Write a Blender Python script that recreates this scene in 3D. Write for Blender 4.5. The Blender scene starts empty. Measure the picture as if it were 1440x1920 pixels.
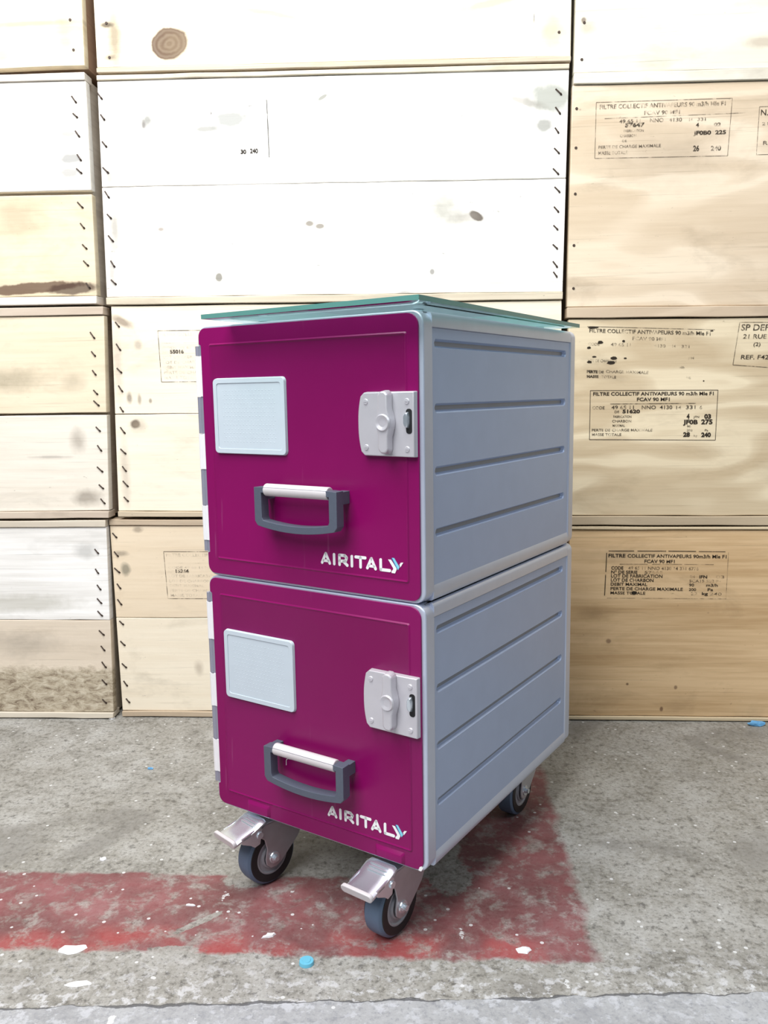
import bpy, bmesh, math, random
from mathutils import Vector, Matrix
random.seed(7)
PI = math.pi
sc = bpy.context.scene
col = sc.collection

# ------------------------------------------------------------------ helpers
def link(o):
    col.objects.link(o); return o

def thing(name, label, cat, loc=(0, 0, 0), rz=0, group=None):
    o = link(bpy.data.objects.new(name, None))
    o.empty_display_size = .05
    o.location = loc; o.rotation_euler = (0, 0, rz)
    o['label'] = label; o['category'] = cat
    if group: o['group'] = group
    return o

def obj(name, bm, mat, parent=None, bevel=0, seg=2, smooth=False, label=None, loc=None, rot=None):
    me = bpy.data.meshes.new(name)
    bmesh.ops.recalc_face_normals(bm, faces=bm.faces)
    bm.to_mesh(me); bm.free()
    mats = mat if isinstance(mat, (list, tuple)) else [mat]
    for m in mats: me.materials.append(m)
    if smooth:
        for p in me.polygons: p.use_smooth = True
    o = link(bpy.data.objects.new(name, me))
    if parent: o.parent = parent
    if loc: o.location = loc
    if rot: o.rotation_euler = rot
    if bevel:
        b = o.modifiers.new('bevel', 'BEVEL'); b.width = bevel; b.segments = seg
        b.limit_method = 'ANGLE'; b.angle_limit = math.radians(35)
        b.harden_normals = False
        for p in me.polygons: p.use_smooth = True
        me.set_sharp_from_angle(angle=math.radians(35)) if hasattr(me, 'set_sharp_from_angle') else None
    elif smooth and hasattr(me, 'set_sharp_from_angle'):
        me.set_sharp_from_angle(angle=math.radians(42))
    if label: o['label'] = label
    return o

def NB(): return bmesh.new()

def box(bm, x0, x1, y0, y1, z0, z1, mi=0):
    v = [bm.verts.new((x, y, z)) for x in (x0, x1) for y in (y0, y1) for z in (z0, z1)]
    for f in ((0, 1, 3, 2), (4, 6, 7, 5), (0, 4, 5, 1), (2, 3, 7, 6), (0, 2, 6, 4), (1, 5, 7, 3)):
        bm.faces.new([v[i] for i in f]).material_index = mi
    return v

def prism_y(bm, pts, y0, y1, mi=0, inset=0):
    """polygon given in (x,z), extruded from y0 (front) to y1; the front ring can be inset"""
    cx = sum(p[0] for p in pts)/len(pts); cz = sum(p[1] for p in pts)/len(pts)
    def sh(p):
        if not inset: return p
        dx, dz = p[0]-cx, p[1]-cz; n = math.hypot(dx, dz) or 1
        return (p[0]-dx/n*inset, p[1]-dz/n*inset)
    a = [bm.verts.new((sh(p)[0], y0, sh(p)[1])) for p in pts]
    b = [bm.verts.new((p[0], y1, p[1])) for p in pts]
    n = len(pts)
    bm.faces.new(a).material_index = mi
    bm.faces.new(list(reversed(b))).material_index = mi
    for i in range(n):
        bm.faces.new((a[i], b[i], b[(i+1) % n], a[(i+1) % n])).material_index = mi

def ring_y(bm, outer, inner, y0, y1, mi=0):
    n = len(outer)
    L = [[bm.verts.new((p[0], y, p[1])) for p in ps] for ps in (outer, inner) for y in (y0, y1)]
    oa, ob, ia, ib = L
    for i in range(n):
        j = (i+1) % n
        for q in ((oa[i], oa[j], ia[j], ia[i]), (ob[i], ib[i], ib[j], ob[j]),
                  (oa[i], ob[i], ob[j], oa[j]), (ia[i], ia[j], ib[j], ib[i])):
            bm.faces.new(q).material_index = mi

def rrect(x0, x1, z0, z1, r, n=6):
    rs = r if isinstance(r, (list, tuple)) else (r,)*4   # BL, BR, TR, TL
    out = []
    for (cx, cz, a0, rr) in ((x0, z0, PI, rs[0]), (x1, z0, 1.5*PI, rs[1]), (x1, z1, 0, rs[2]), (x0, z1, .5*PI, rs[3])):
        sx = 1 if cx == x0 else -1; sz = 1 if cz == z0 else -1
        for k in range(n+1):
            a = a0+k/n*PI/2
            out.append((cx+sx*rr+rr*math.cos(a), cz+sz*rr+rr*math.sin(a)))
    return out

def cyl(bm, p0, p1, r0, r1=None, n=24, caps=True, mi=0):
    r1 = r0 if r1 is None else r1
    p0 = Vector(p0); p1 = Vector(p1); d = (p1-p0).normalized()
    u = d.orthogonal().normalized(); w = d.cross(u)
    A = [bm.verts.new(p0+(u*math.cos(t)+w*math.sin(t))*r0) for t in [2*PI*i/n for i in range(n)]]
    B = [bm.verts.new(p1+(u*math.cos(t)+w*math.sin(t))*r1) for t in [2*PI*i/n for i in range(n)]]
    for i in range(n):
        bm.faces.new((A[i], A[(i+1) % n], B[(i+1) % n], B[i])).material_index = mi
    if caps:
        bm.faces.new(list(reversed(A))).material_index = mi; bm.faces.new(B).material_index = mi

def lathe_x(bm, prof, n=64, c=(0, 0, 0), mi=0):
    """profile of (x, radius) turned about the x axis through c, closed loop"""
    rings = []
    for (x, r) in prof:
        if r < 1e-6:
            rings.append([bm.verts.new((c[0]+x, c[1], c[2]))]*n)
        else:
            rings.append([bm.verts.new((c[0]+x, c[1]+r*math.cos(2*PI*i/n), c[2]+r*math.sin(2*PI*i/n))) for i in range(n)])
    for a, b in zip(rings, rings[1:]):
        for i in range(n):
            j = (i+1) % n
            q = [a[i], a[j], b[j], b[i]]
            u = []
            for v in q:
                if v not in u: u.append(v)
            if len(u) > 2: bm.faces.new(u).material_index = mi

def stroke(bm, pts, w, y=0, n=8, h=.0004):
    """a thin raised rounded stroke through (x,z) points, standing h proud of y"""
    for (a, b) in zip(pts, pts[1:]):
        dx, dz = b[0]-a[0], b[1]-a[1]; L = math.hypot(dx, dz) or 1e-9
        ang = math.atan2(dz, dx); out = []
        for k in range(n+1): t = ang-PI/2+PI*k/n; out.append((b[0]+w/2*math.cos(t), b[1]+w/2*math.sin(t)))
        for k in range(n+1): t = ang+PI/2+PI*k/n; out.append((a[0]+w/2*math.cos(t), a[1]+w/2*math.sin(t)))
        prism_y(bm, out, y-h, y)

# ------------------------------------------------------------------ materials
class NT:
    def __init__(s, name):
        s.m = bpy.data.materials.new(name); s.m.use_nodes = True
        s.t = s.m.node_tree; s.t.nodes.clear()
        s.out = s.n('ShaderNodeOutputMaterial')
    def n(s, typ, **kw):
        nd = s.t.nodes.new(typ)
        for k, v in kw.items():
            if k.startswith('i_'): nd.inputs[k[2:].replace('_', ' ')].default_value = v
            else: setattr(nd, k, v)
        return nd
    def l(s, a, b): s.t.links.new(a, b)
    def set(s, sock, v):
        if isinstance(v, bpy.types.NodeSocket): s.l(v, sock)
        else: sock.default_value = v
    def math(s, op, a, b=0., c=0., clamp=False):
        nd = s.n('ShaderNodeMath', operation=op, use_clamp=clamp)
        for i, v in enumerate((a, b, c)): s.set(nd.inputs[i], v)
        return nd.outputs[0]
    def mix(s, f, a, b, mode='MIX'):
        nd = s.n('ShaderNodeMix', data_type='RGBA', blend_type=mode)
        s.set(nd.inputs[0], f)
        for i, v in ((6, a), (7, b)):
            if isinstance(v, tuple) and len(v) == 3: v = v+(1,)
            s.set(nd.inputs[i], v)
        return nd.outputs[2]
    def ramp(s, f, stops, interp='LINEAR'):
        nd = s.n('ShaderNodeValToRGB'); r = nd.color_ramp; r.interpolation = interp
        while len(r.elements) > 1: r.elements.remove(r.elements[-1])
        for i, (p, c) in enumerate(stops):
            e = r.elements[0] if i == 0 else r.elements.new(p)
            e.position = p
            c = (c, c, c) if not isinstance(c, tuple) else c
            e.color = c+(1,) if len(c) == 3 else c
        s.l(f, nd.inputs[0]); return nd.outputs[0]
    def coord(s, scale=(1, 1, 1), loc=(0, 0, 0), vec=None):
        mp = s.n('ShaderNodeMapping')
        if vec is None: vec = s.n('ShaderNodeTexCoord').outputs['Object']
        s.l(vec, mp.inputs[0]); mp.inputs['Scale'].default_value = scale; mp.inputs['Location'].default_value = loc
        return mp.outputs[0]
    def noise(s, vec, scale, detail=4, rough=.55, dist=0):
        nd = s.n('ShaderNodeTexNoise'); s.l(vec, nd.inputs['Vector'])
        nd.inputs['Scale'].default_value = scale; nd.inputs['Detail'].default_value = detail
        nd.inputs['Roughness'].default_value = rough; nd.inputs['Distortion'].default_value = dist
        return nd.outputs[0]
    def sep(s, vec):
        nd = s.n('ShaderNodeSeparateXYZ'); s.l(vec, nd.inputs[0]); return nd.outputs
    def bsdf(s, color, rough=.5, metal=0., bump=None, bstr=.3, bdist=.002, **kw):
        p = s.n('ShaderNodeBsdfPrincipled')
        if isinstance(color, tuple) and len(color) == 3: color = color+(1,)
        s.set(p.inputs['Base Color'], color); s.set(p.inputs['Roughness'], rough); s.set(p.inputs['Metallic'], metal)
        for k, v in kw.items(): s.set(p.inputs[k], v)
        if bump is not None:
            b = s.n('ShaderNodeBump'); b.inputs['Strength'].default_value = bstr; b.inputs['Distance'].default_value = bdist
            s.l(bump, b.inputs['Height']); s.l(b.outputs[0], p.inputs['Normal'])
        s.l(p.outputs[0], s.out.inputs[0]); return p
    def ellipse(s, xyz, cx, cz, rx, rz, n=None, wob=.35, ang=0.):
        """soft mask of an ellipse in x,z; 1 inside"""
        dx = s.math('SUBTRACT', xyz[0], cx); dz = s.math('SUBTRACT', xyz[2], cz)
        if ang:
            c, si = math.cos(ang), math.sin(ang)
            a = s.math('ADD', s.math('MULTIPLY', dx, c), s.math('MULTIPLY', dz, si))
            b = s.math('SUBTRACT', s.math('MULTIPLY', dz, c), s.math('MULTIPLY', dx, si))
            dx, dz = a, b
        q = s.math('ADD', s.math('POWER', s.math('ABSOLUTE', s.math('DIVIDE', dx, rx)), 2.), s.math('POWER', s.math('ABSOLUTE', s.math('DIVIDE', dz, rz)), 2.))
        d = s.math('SQRT', q)
        if n is not None: d = s.math('ADD', d, s.math('MULTIPLY', s.math('SUBTRACT', n, .5), wob))
        return d

def simple(name, color, rough=.5, metal=0., nscale=60, namp=.06, **kw):
    t = NT(name); v = t.coord()
    n = t.noise(v, nscale, 3)
    c = t.mix(n, tuple(x*(1-namp) for x in color), tuple(min(1, x*(1+namp)) for x in color))
    t.bsdf(c, rough, metal, **kw); return t.m

M = {}
M['alu'] = simple('anodised aluminium panel', (.40, .48, .66), .42, .25, 30, .05)
M['alu_frame'] = simple('aluminium frame', (.60, .65, .78), .36, .55, 40, .05)
M['alu_dark'] = simple('aluminium underside', (.3, .32, .36), .5, .5)
M['hinge_white'] = simple('bright hinge knuckle', (.85, .84, .86), .4, .1)
M['hinge_grey'] = simple('dull hinge knuckle', (.34, .34, .42), .4, .4)
def door_mat():
    t = NT('magenta laminate'); v = t.coord()
    n = t.noise(v, 9, 4); f = t.noise(v, 420, 2)
    c = t.mix(n, (.195, .0018, .085), (.235, .0025, .104))
    sc_ = t.noise(t.coord((1, 1, .06)), 120, 3)
    c = t.mix(t.math('MULTIPLY', t.ramp(sc_, [(.66, 0.), (.74, 1.)]), .10), c, (.5, .25, .42))
    t.bsdf(c, .30, 0, bump=f, bstr=.04, bdist=.0005, **{'Specular IOR Level': .32}); return t.m
M['door'] = door_mat()
M['placard'] = simple('pale plastic placard', (.54, .61, .67), .38, 0, 50, .04)
M['latch'] = simple('satin cast latch', (.62, .60, .64), .36, .4, 50, .06)
M['chrome'] = simple('polished zinc', (.76, .82, .88), .27, .85, 40, .04)
M['zinc'] = simple('dull zinc steel', (.50, .50, .54), .36, .8, 60, .12)
M['hub'] = simple('grey plastic hub', (.30, .30, .33), .4, .1)
M['rim'] = simple('black rubber wall', (.008, .008, .010), .5)
M['tyre'] = simple('blue grey rubber tread', (.11, .16, .24), .55, 0, 80, .12)
M['handle'] = simple('slate grey plastic', (.085, .10, .135), .42, 0, 300, .08)
M['grip'] = simple('pale grip sleeve', (.66, .62, .63), .4, .15)
M['black'] = simple('black cavity', (.004, .004, .005), .6)
M['white'] = simple('white lettering', (.86, .86, .86), .45, 0)
M['cyan'] = simple('light blue stripe', (.22, .62, .78), .45, 0)
M['navy'] = simple('deep blue stripe', (.03, .09, .28), .45, 0)
M['nail'] = simple('rusty nail', (.055, .035, .025), .6, .3)
M['scrap_blue'] = simple('pale blue plastic', (.12, .35, .62), .35, 0)
M['scrap_cyan'] = simple('turquoise plastic', (.14, .46, .62), .3, 0)
M['chip'] = simple('white paint chip', (.78, .78, .80), .6, 0)
def glass():
    t = NT('green edged glass')
    tr = t.n('ShaderNodeBsdfTransparent'); tr.inputs[0].default_value = (.86, .95, .93, 1)
    gl = t.n('ShaderNodeBsdfGlossy'); gl.inputs['Roughness'].default_value = .02; gl.inputs['Color'].default_value = (.92, 1, .98, 1)
    fr = t.n('ShaderNodeFresnel'); fr.inputs['IOR'].default_value = 1.5
    mx = t.n('ShaderNodeMixShader'); t.l(fr.outputs[0], mx.inputs[0]); t.l(tr.outputs[0], mx.inputs[1]); t.l(gl.outputs[0], mx.inputs[2])
    t.l(mx.outputs[0], t.out.inputs[0]); return t.m
M['glass'] = glass()
M['glass_edge'] = simple('ground green glass edge', (.10, .27, .24), .25, 0)

def ink(name, fade=.5, seed=0., strength=.9, sc1=55, color=(.035, .028, .022)):
    t = NT(name); v = t.coord(loc=(seed, 0, seed*1.7))
    n = t.noise(v, sc1, 3, .6); g = t.noise(v, 420, 2, .6)
    k = t.math('ADD', t.math('MULTIPLY', n, .75), t.math('MULTIPLY', g, .25))
    a = t.ramp(k, [(max(0, fade-.07), 0.), (min(1, fade+.07), 1.)])
    a = t.math('MULTIPLY', t.math('ADD', t.math('MULTIPLY', a, .85), .15), strength)
    d = t.n('ShaderNodeBsdfDiffuse'); d.inputs[0].default_value = color+(1,)
    tr = t.n('ShaderNodeBsdfTransparent'); mx = t.n('ShaderNodeMixShader')
    t.l(a, mx.inputs[0]); t.l(tr.outputs[0], mx.inputs[1]); t.l(d.outputs[0], mx.inputs[2]); t.l(mx.outputs[0], t.out.inputs[0])
    return t.m

def wood(name, light, dark, kind='pine', seed=0., spots=(), grain=.5, rough_patch=None, streak=.5, dirt=.8):
    """spots: (cx, cz, rx, rz, colour, strength, softness, angle) in the crate's own x,z"""
    t = NT(name); tc = t.n('ShaderNodeTexCoord').outputs['Object']; xyz = t.sep(tc)
    S = (seed*3.1, seed*1.3, seed*2.7)
    fine = t.noise(t.coord((6, 6, 150), S, tc), 1., 5, .6)
    med = t.noise(t.coord((2.2, 2, 22), S, tc), 1., 4, .55, .3)
    low = t.noise(t.coord((1.5, 1, 4), S, tc), 1., 3, .5)
    if kind == 'pine':
        k = t.math('ADD', t.math('MULTIPLY', med, .6), t.math('MULTIPLY', fine, .4))
        f = t.ramp(k, [(.40, 0.), (.62, 1.)])
    else:
        w = t.noise(t.coord((1.15, 1, 4.0), S, tc), 2.1, 2, .42, .5)
        band = t.math('PINGPONG', t.math('MULTIPLY', w, 9.), 1.)
        band = t.ramp(band, [(.22, 0.), (.40, .55), (.75, 1.)])
        b2 = t.ramp(med, [(.38, 0.), (.64, 1.)])
        f = t.math('ADD', t.math('ADD', t.math('MULTIPLY', band, .62), t.math('MULTIPLY', b2, .22)), t.math('MULTIPLY', t.math('SUBTRACT', fine, .35), .5), clamp=True)
    c = t.mix(t.math('MULTIPLY', f, grain), light, dark)
    # broad weathering of the timber
    c = t.mix(t.math('MULTIPLY', t.ramp(low, [(.45, 0.), (.75, 1.)]), .35*streak), c, tuple(x*.72 for x in dark))
    wob = t.noise(t.coord((1, 1, 1), S, tc), 60, 3)
    # hairline streaks, dirt smudges and small dark flecks of the timber
    hair = t.noise(t.coord((3.5, 3, 260), S, tc), 1., 4, .7)
    c = t.mix(t.math('MULTIPLY', t.ramp(hair, [(.60, 0.), (.70, 1.)]), .40*dirt), c, tuple(x*.45 for x in dark))
    sm = t.noise(t.coord((2.0, 1, 5.), tuple(x+5 for x in S), tc), 2.6, 5, .68, .4)
    c = t.mix(t.math('MULTIPLY', t.ramp(sm, [(.54, 0.), (.72, 1.)]), .38*dirt), c, tuple(x*.50 for x in dark))
    sp_ = t.noise(t.coord((.55, 1, 1), S, tc), 130, 3, .65)
    c = t.mix(t.math('MULTIPLY', t.ramp(sp_, [(.70, 0.), (.76, 1.)]), .5*dirt), c, tuple(x*.35 for x in dark))
    for sp in spots:
        cx, cz, rx, rz, cc, st, so = sp[:7]; cc = tuple(x*.55 for x in cc); an = sp[7] if len(sp) > 7 else 0.
        d = t.ellipse(xyz, cx, cz, rx, rz, wob, .6 if so > .2 else .3, an)
        m = t.ramp(d, [(max(0., 1-so), 1.), (1., 0.)])
        if so < .2:
            rg = t.math('ADD', t.math('MULTIPLY', t.math('SINE', t.math('MULTIPLY', d, 22.)), .06), .94)
            m = t.math('MULTIPLY', m, rg)
        m = t.math('MULTIPLY', m, st)
        c = t.mix(m, c, cc)
    bump = t.math('ADD', t.math('MULTIPLY', fine, .5), t.math('MULTIPLY', wob, .3))
    if rough_patch:
        zt, cc, cc2 = rough_patch
        zz = t.math('ADD', xyz[2], t.math('MULTIPLY', t.math('SUBTRACT', wob, .5), .03))
        m = t.ramp(t.math('MULTIPLY', t.math('SUBTRACT', zt, zz), 60., clamp=True), [(0., 0.), (1., 1.)])
        q = t.noise(t.coord((1, 1, 2.0), S, tc), 52, 5, .7, .6)
        c = t.mix(m, c, t.ramp(q, [(.30, cc2), (.48, cc), (.66, (.62, .55, .43))]))
        bump = t.math('ADD', bump, t.math('MULTIPLY', m, t.math('MULTIPLY', q, 3.)))
    t.bsdf(c, .75, 0, bump=bump, bstr=.35, bdist=.0015, **{'Specular IOR Level': .25})
    return t.m

# ------------------------------------------------------------------ floor
def floor_mat():
    t = NT('worn concrete with red floor marking'); tc = t.n('ShaderNodeTexCoord').outputs['Object']
    x, y, z = t.sep(tc)
    n1 = t.noise(tc, 2.4, 5, .6); n2 = t.noise(tc, 14, 5, .65, .4); n3 = t.noise(tc, 90, 4, .7); n4 = t.noise(tc, 5.5, 3, .5, .5)
    c = t.ramp(n2, [(.28, (.145, .137, .118)), (.5, (.275, .265, .24)), (.72, (.43, .425, .41))])
    c = t.mix(t.ramp(n1, [(.4, 0.), (.62, .55)]), c, (.225, .205, .165))
    c = t.mix(t.ramp(n3, [(.42, .0), (.62, .5)]), c, (.40, .39, .37))
    c = t.mix(t.ramp(n3, [(.34, .75), (.44, 0.)]), c, (.085, .08, .075))
    n5 = t.noise(tc, 210, 3, .7)
    c = t.mix(t.ramp(n5, [(.36, .6), (.46, 0.)]), c, (.11, .105, .095))
    c = t.mix(t.ramp(n5, [(.58, 0.), (.68, .5)]), c, (.52, .51, .49))
    # darker stain patches
    c = t.mix(t.ramp(n4, [(.60, 0.), (.68, .55)]), c, (.17, .16, .145))
    # chalky white scuffing along the joint in front
    jy = t.math('ADD', t.math('MULTIPLY', x, .068), -.753)
    wob = t.math('MULTIPLY', t.math('SUBTRACT', t.noise(tc, 22, 4, .6), .5), .018)
    dj = t.math('SUBTRACT', y, t.math('ADD', jy, wob))
    near = t.ramp(t.math('MULTIPLY', t.math('ABSOLUTE', dj), 9.), [(.0, .75), (.9, 0.)])
    ch = t.ramp(t.noise(tc, 62, 5, .72, .15), [(.52, 0.), (.60, 1.)])
    c = t.mix(t.math('MULTIPLY', near, ch), c, (.60, .60, .62))
    # the slab in front of the joint is paler and bluish
    fr = t.math('LESS_THAN', dj, 0.)
    c = t.mix(t.math('MULTIPLY', fr, .45), c, (.40, .42, .47))
    crk_w = t.ramp(t.noise(tc, 16, 3), [(.38, .0001), (.66, .0026)])
    crk = t.math('MULTIPLY', t.math('LESS_THAN', t.math('ABSOLUTE', dj), crk_w), .8)
    # red marking: a band along the wall with an arm turning back towards it
    wx = t.math('ADD', x, t.math('MULTIPLY', t.math('SUBTRACT', t.noise(tc, 26, 4, .65), .5), .030))
    wy = t.math('ADD', y, t.math('MULTIPLY', t.math('SUBTRACT', t.noise(tc, 19, 4, .65), .5), .032))
    def step(v, e, w=.003): return t.math('MULTIPLY', t.math('SUBTRACT', v, e-w), 1/(2*w), clamp=True)
    def inv(v): return t.math('SUBTRACT', 1., v)
    A = t.math('MULTIPLY', t.math('MULTIPLY', step(wy, -.690), inv(step(wy, -.537))), inv(step(wx, .168)))
    B = t.math('MULTIPLY', t.math('MULTIPLY', step(wy, -.690), inv(step(wy, -.20, .02))), t.math('MULTIPLY', step(wx, .03), inv(step(wx, .175, .006))))
    P = t.math('MAXIMUM', A, B)
    # bare patch by the right front wheel and scraped places
    for (cx, cy, rx, ry, an) in ((.018, -.53, .030, .042, 0), (-.285, -.635, .035, .006, .75), (-.30, -.688, .035, .010, .1), (-.25, -.545, .03, .02, 0)):
        dx = t.math('SUBTRACT', x, cx); dy = t.math('SUBTRACT', y, cy)
        ca, sa = math.cos(an), math.sin(an)
        a = t.math('ADD', t.math('MULTIPLY', dx, ca), t.math('MULTIPLY', dy, sa)); b = t.math('SUBTRACT', t.math('MULTIPLY', dy, ca), t.math('MULTIPLY', dx, sa))
        d = t.math('SQRT', t.math('ADD', t.math('POWER', t.math('ABSOLUTE', t.math('DIVIDE', a, rx)), 2.), t.math('POWER', t.math('ABSOLUTE', t.math('DIVIDE', b, ry)), 2.)))
        d = t.math('ADD', d, t.math('MULTIPLY', t.math('SUBTRACT', n3, .5), 1.2))
        P = t.math('MULTIPLY', P, t.ramp(d, [(.85, .08), (1.05, 1.)]))
    wear = t.ramp(t.noise(tc, 34, 5, .72, .3), [(.36, .25), (.50, .82), (.8, .95)])
    P = t.math('MULTIPLY', P, wear)
    red = t.ramp(t.noise(tc, 11, 4, .6), [(.35, (.13, .028, .032)), (.6, (.215, .055, .062)), (.75, (.28, .095, .105))])
    low = t.math('MULTIPLY', inv(step(wy, -.652, .012)), t.ramp(t.noise(tc, 9, 2), [(.42, 0.), (.56, 1.)]))
    red = t.mix(t.math('MULTIPLY', low, .8), red, (.33, .035, .038))
    c = t.mix(P, c, red)
    # white flecks
    vo = t.n('ShaderNodeTexVoronoi'); t.l(tc, vo.inputs['Vector']); vo.inputs['Scale'].default_value = 75
    hs = t.sep(vo.outputs['Color'])
    fl = t.math('MULTIPLY', t.math('LESS_THAN', vo.outputs['Distance'], .17), t.math('GREATER_THAN', hs[0], .80))
    vo2 = t.n('ShaderNodeTexVoronoi'); t.l(t.coord((1, .5, 1), (3, 1, 0), tc), vo2.inputs['Vector']); vo2.inputs['Scale'].default_value = 28
    hs2 = t.sep(vo2.outputs['Color'])
    d2 = t.math('ADD', vo2.outputs['Distance'], t.math('MULTIPLY', t.math('SUBTRACT', n3, .5), .5))
    fl2 = t.math('MULTIPLY', t.math('LESS_THAN', d2, .10), t.math('GREATER_THAN', hs2[1], .80))
    fl = t.math('MAXIMUM', fl, fl2)
    c = t.mix(t.math('MULTIPLY', fl, .75), c, (.68, .68, .68))
    c = t.mix(crk, c, (.06, .06, .065))
    h = t.math('SUBTRACT', t.math('ADD', t.math('MULTIPLY', n3, .5), t.math('MULTIPLY', n2, .8)), t.math('MULTIPLY', crk, 3.))
    t.bsdf(c, .62, 0, bump=h, bstr=.45, bdist=.003, **{'Specular IOR Level': .4})
    return t.m
bm = NB(); box(bm, -4, 4, -5, 1.2, -.1, 0)
o = obj('floor', bm, floor_mat()); o['kind'] = 'structure'
bm = NB(); box(bm, -4, 4, .62, .72, 0, 3.2)
o = obj('wall_back', bm, simple('dim plaster wall', (.12, .12, .12), .8)); o['kind'] = 'structure'

# ------------------------------------------------------------------ crates
DEP = .42
def build_crate(key, name, label, group, q, lid, base, seams, mats, nails=(), nkind='s', gap=.0012, side_in=.0, yoff=0.):
    """q = (xl_bottom, xr_bottom, xl_top, xr_top, zl_bottom, zr_bottom, zl_top, zr_top) in the wall plane"""
    xlb, xrb, xlt, xrt, zlb, zrb, zlt, zrt = q
    ox, oz = (xlb+xrb)/2, min(zlb, zrb)
    r = thing(name, label, 'crate', (ox, yoff, oz), 0, group)
    Hh = (zlt+zrt)/2-(zlb+zrb)/2
    def mp(u, v):
        zl = zlb+(zlt-zlb)*v; zr = zrb+(zrt-zrb)*v
        xl = xlb+(xlt-xlb)*v; xr = xrb+(xrt-xrb)*v
        return (xl+(xr-xl)*u-ox, zl+(zr-zl)*u-oz)
    W = xrb-xlb
    def slab(bm, u0, u1, z0, z1, y0, y1):
        e0, e1 = z0/Hh, z1/Hh
        # a few points along each edge, so that the sawn edge is not dead straight
        n = 14; jit = .0006
        bot = [mp(u0+(u1-u0)*i/n, e0) for i in range(n+1)]; top = [mp(u0+(u1-u0)*i/n, e1) for i in range(n, -1, -1)]
        pts = [(p[0], p[1]+random.uniform(-jit, jit)) for p in bot+top]
        prism_y(bm, pts, y0, y1)
    bounds = [base]+list(seams)+[Hh-lid]
    for i, (a, b) in enumerate(zip(bounds, bounds[1:])):
        bm = NB(); slab(bm, 0, 1, a+(gap if i else 0), b-(gap if i < len(bounds)-2 else 0), 0, .018)
        obj('front_board', bm, mats[min(i, len(mats)-1)], r, .0012, 2)
    st = mats[-1]
    if base > 0:
        bm = NB(); slab(bm, .0, 1, .0012, base-.0008, -.004, .03); obj('base_batten', bm, st, r, .0012, 2)
    if lid > 0:
        bm = NB(); slab(bm, .0, 1, Hh-lid+.0008, Hh-.0010, -.003, .03); obj('lid', bm, st, r, .0012, 2)
    bm = NB()
    a0 = mp(.006, .01); a1 = mp(.994, .01); b0 = mp(.006, .99); b1 = mp(.994, .99)
    prism_y(bm, [a0, a1, b1, b0], .0181, DEP); obj('crate_body', bm, st, r)
    for (nx, nz) in nails:
        x, zz = nx-ox, nz-oz
        bm = NB()
        if nkind == 's':
            L = random.uniform(.0055, .0075); an = math.radians(random.uniform(-58, -42))
            dx, dz = L*math.cos(an), L*math.sin(an)
            cyl(bm, (x-dx, -.0004, zz-dz), (x+dx*.6, -.0016, zz+dz*.6), .0013, .0012, 8)
            cyl(bm, (x+dx*.6, -.0016, zz+dz*.6), (x+dx, .0005, zz+dz), .0019, .0014, 8)
        else:
            cyl(bm, (x, .001, zz), (x, -.0010, zz), .0028, .0022, 12)
        obj('nail', bm, M['nail'], r, smooth=True)
    r['_ox'] = ox
    del r['_ox']
    return r, ox, oz

WHT = (.88, .83, .74); TAN = (.66, .52, .36)
N = {
'L0': [(-0.6286, 1.278), (-0.6259, 1.2287)],
'M0': [(-0.5668, 1.2185), (-0.5689, 1.2751), (0.2184, 1.2294)],
'R0': [(0.2607, 1.243), (0.2575, 1.1841)],
'Ra': [(0.2501, 1.1051), (0.25, 1.0406), (0.2501, 0.964), (0.2492, 0.877), (0.2496, 0.8031)],
'La': [(-0.6306, 1.1466), (-0.6302, 1.1199), (-0.6284, 1.0888), (-0.6279, 1.0487), (-0.6295, 1.0259), (-0.6315, 0.9675), (-0.63, 0.9314), (-0.6284, 0.8951), (-0.6278, 0.8659), (-0.6264, 0.8263)],
'Ma': [(-0.5883, 1.155), (-0.5854, 1.119), (-0.5851, 1.0732), (-0.5857, 1.0288), (-0.5858, 0.9868), (-0.5842, 0.9491), (-0.5837, 0.9102), (-0.5829, 0.8654), (-0.5833, 0.8332), (0.2189, 1.1333), (0.2182, 1.1026), (0.2167, 1.0703), (0.2171, 1.0366), (0.216, 1.0023), (0.2188, 0.9719), (0.2176, 0.9387), (0.2168, 0.9081), (0.2164, 0.8756), (0.2168, 0.8453), (0.2171, 0.8279)],
'Lb': [(-0.6244, 0.7377), (-0.6248, 0.7043), (-0.6256, 0.6701), (-0.6253, 0.6342), (-0.6251, 0.614), (-0.625, 0.5662), (-0.6246, 0.5305), (-0.6263, 0.4908), (-0.626, 0.4582), (-0.6247, 0.4305)],
'Mb': [(-0.5811, 0.7571), (-0.5816, 0.7162), (-0.5825, 0.6736), (-0.5822, 0.6401), (-0.5825, 0.6018), (-0.5828, 0.5627), (-0.5843, 0.5233), (-0.5842, 0.4904), (-0.5835, 0.462), (-0.5841, 0.4326)],
'Lc': [(-0.6431, 0.3344), (-0.645, 0.2957), (-0.6431, 0.2641), (-0.6439, 0.2373), (-0.6443, 0.2125), (-0.6437, 0.1742), (-0.6432, 0.1432), (-0.6431, 0.1101), (-0.6447, 0.075), (-0.6469, 0.036)],
'Mc': [(-0.6108, 0.363), (-0.61, 0.3267), (-0.6102, 0.2947), (-0.6087, 0.2635), (-0.6091, 0.232), (-0.608, 0.1908), (-0.608, 0.1496), (-0.6077, 0.1046), (-0.6074, 0.0682), (-0.6048, 0.0331)],
}
GR = (.50, .50, .44); BR = (.30, .16, .10); KN = (.23, .15, .10)
def W(x0, z0):   # spots are listed in wall coordinates, kept in crate coordinates
    return lambda s: tuple([s[0]-x0, s[1]-z0]+list(s[2:]))
def mk(ox, oz, *sp): return [W(ox, oz)(s) for s in sp]

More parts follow.
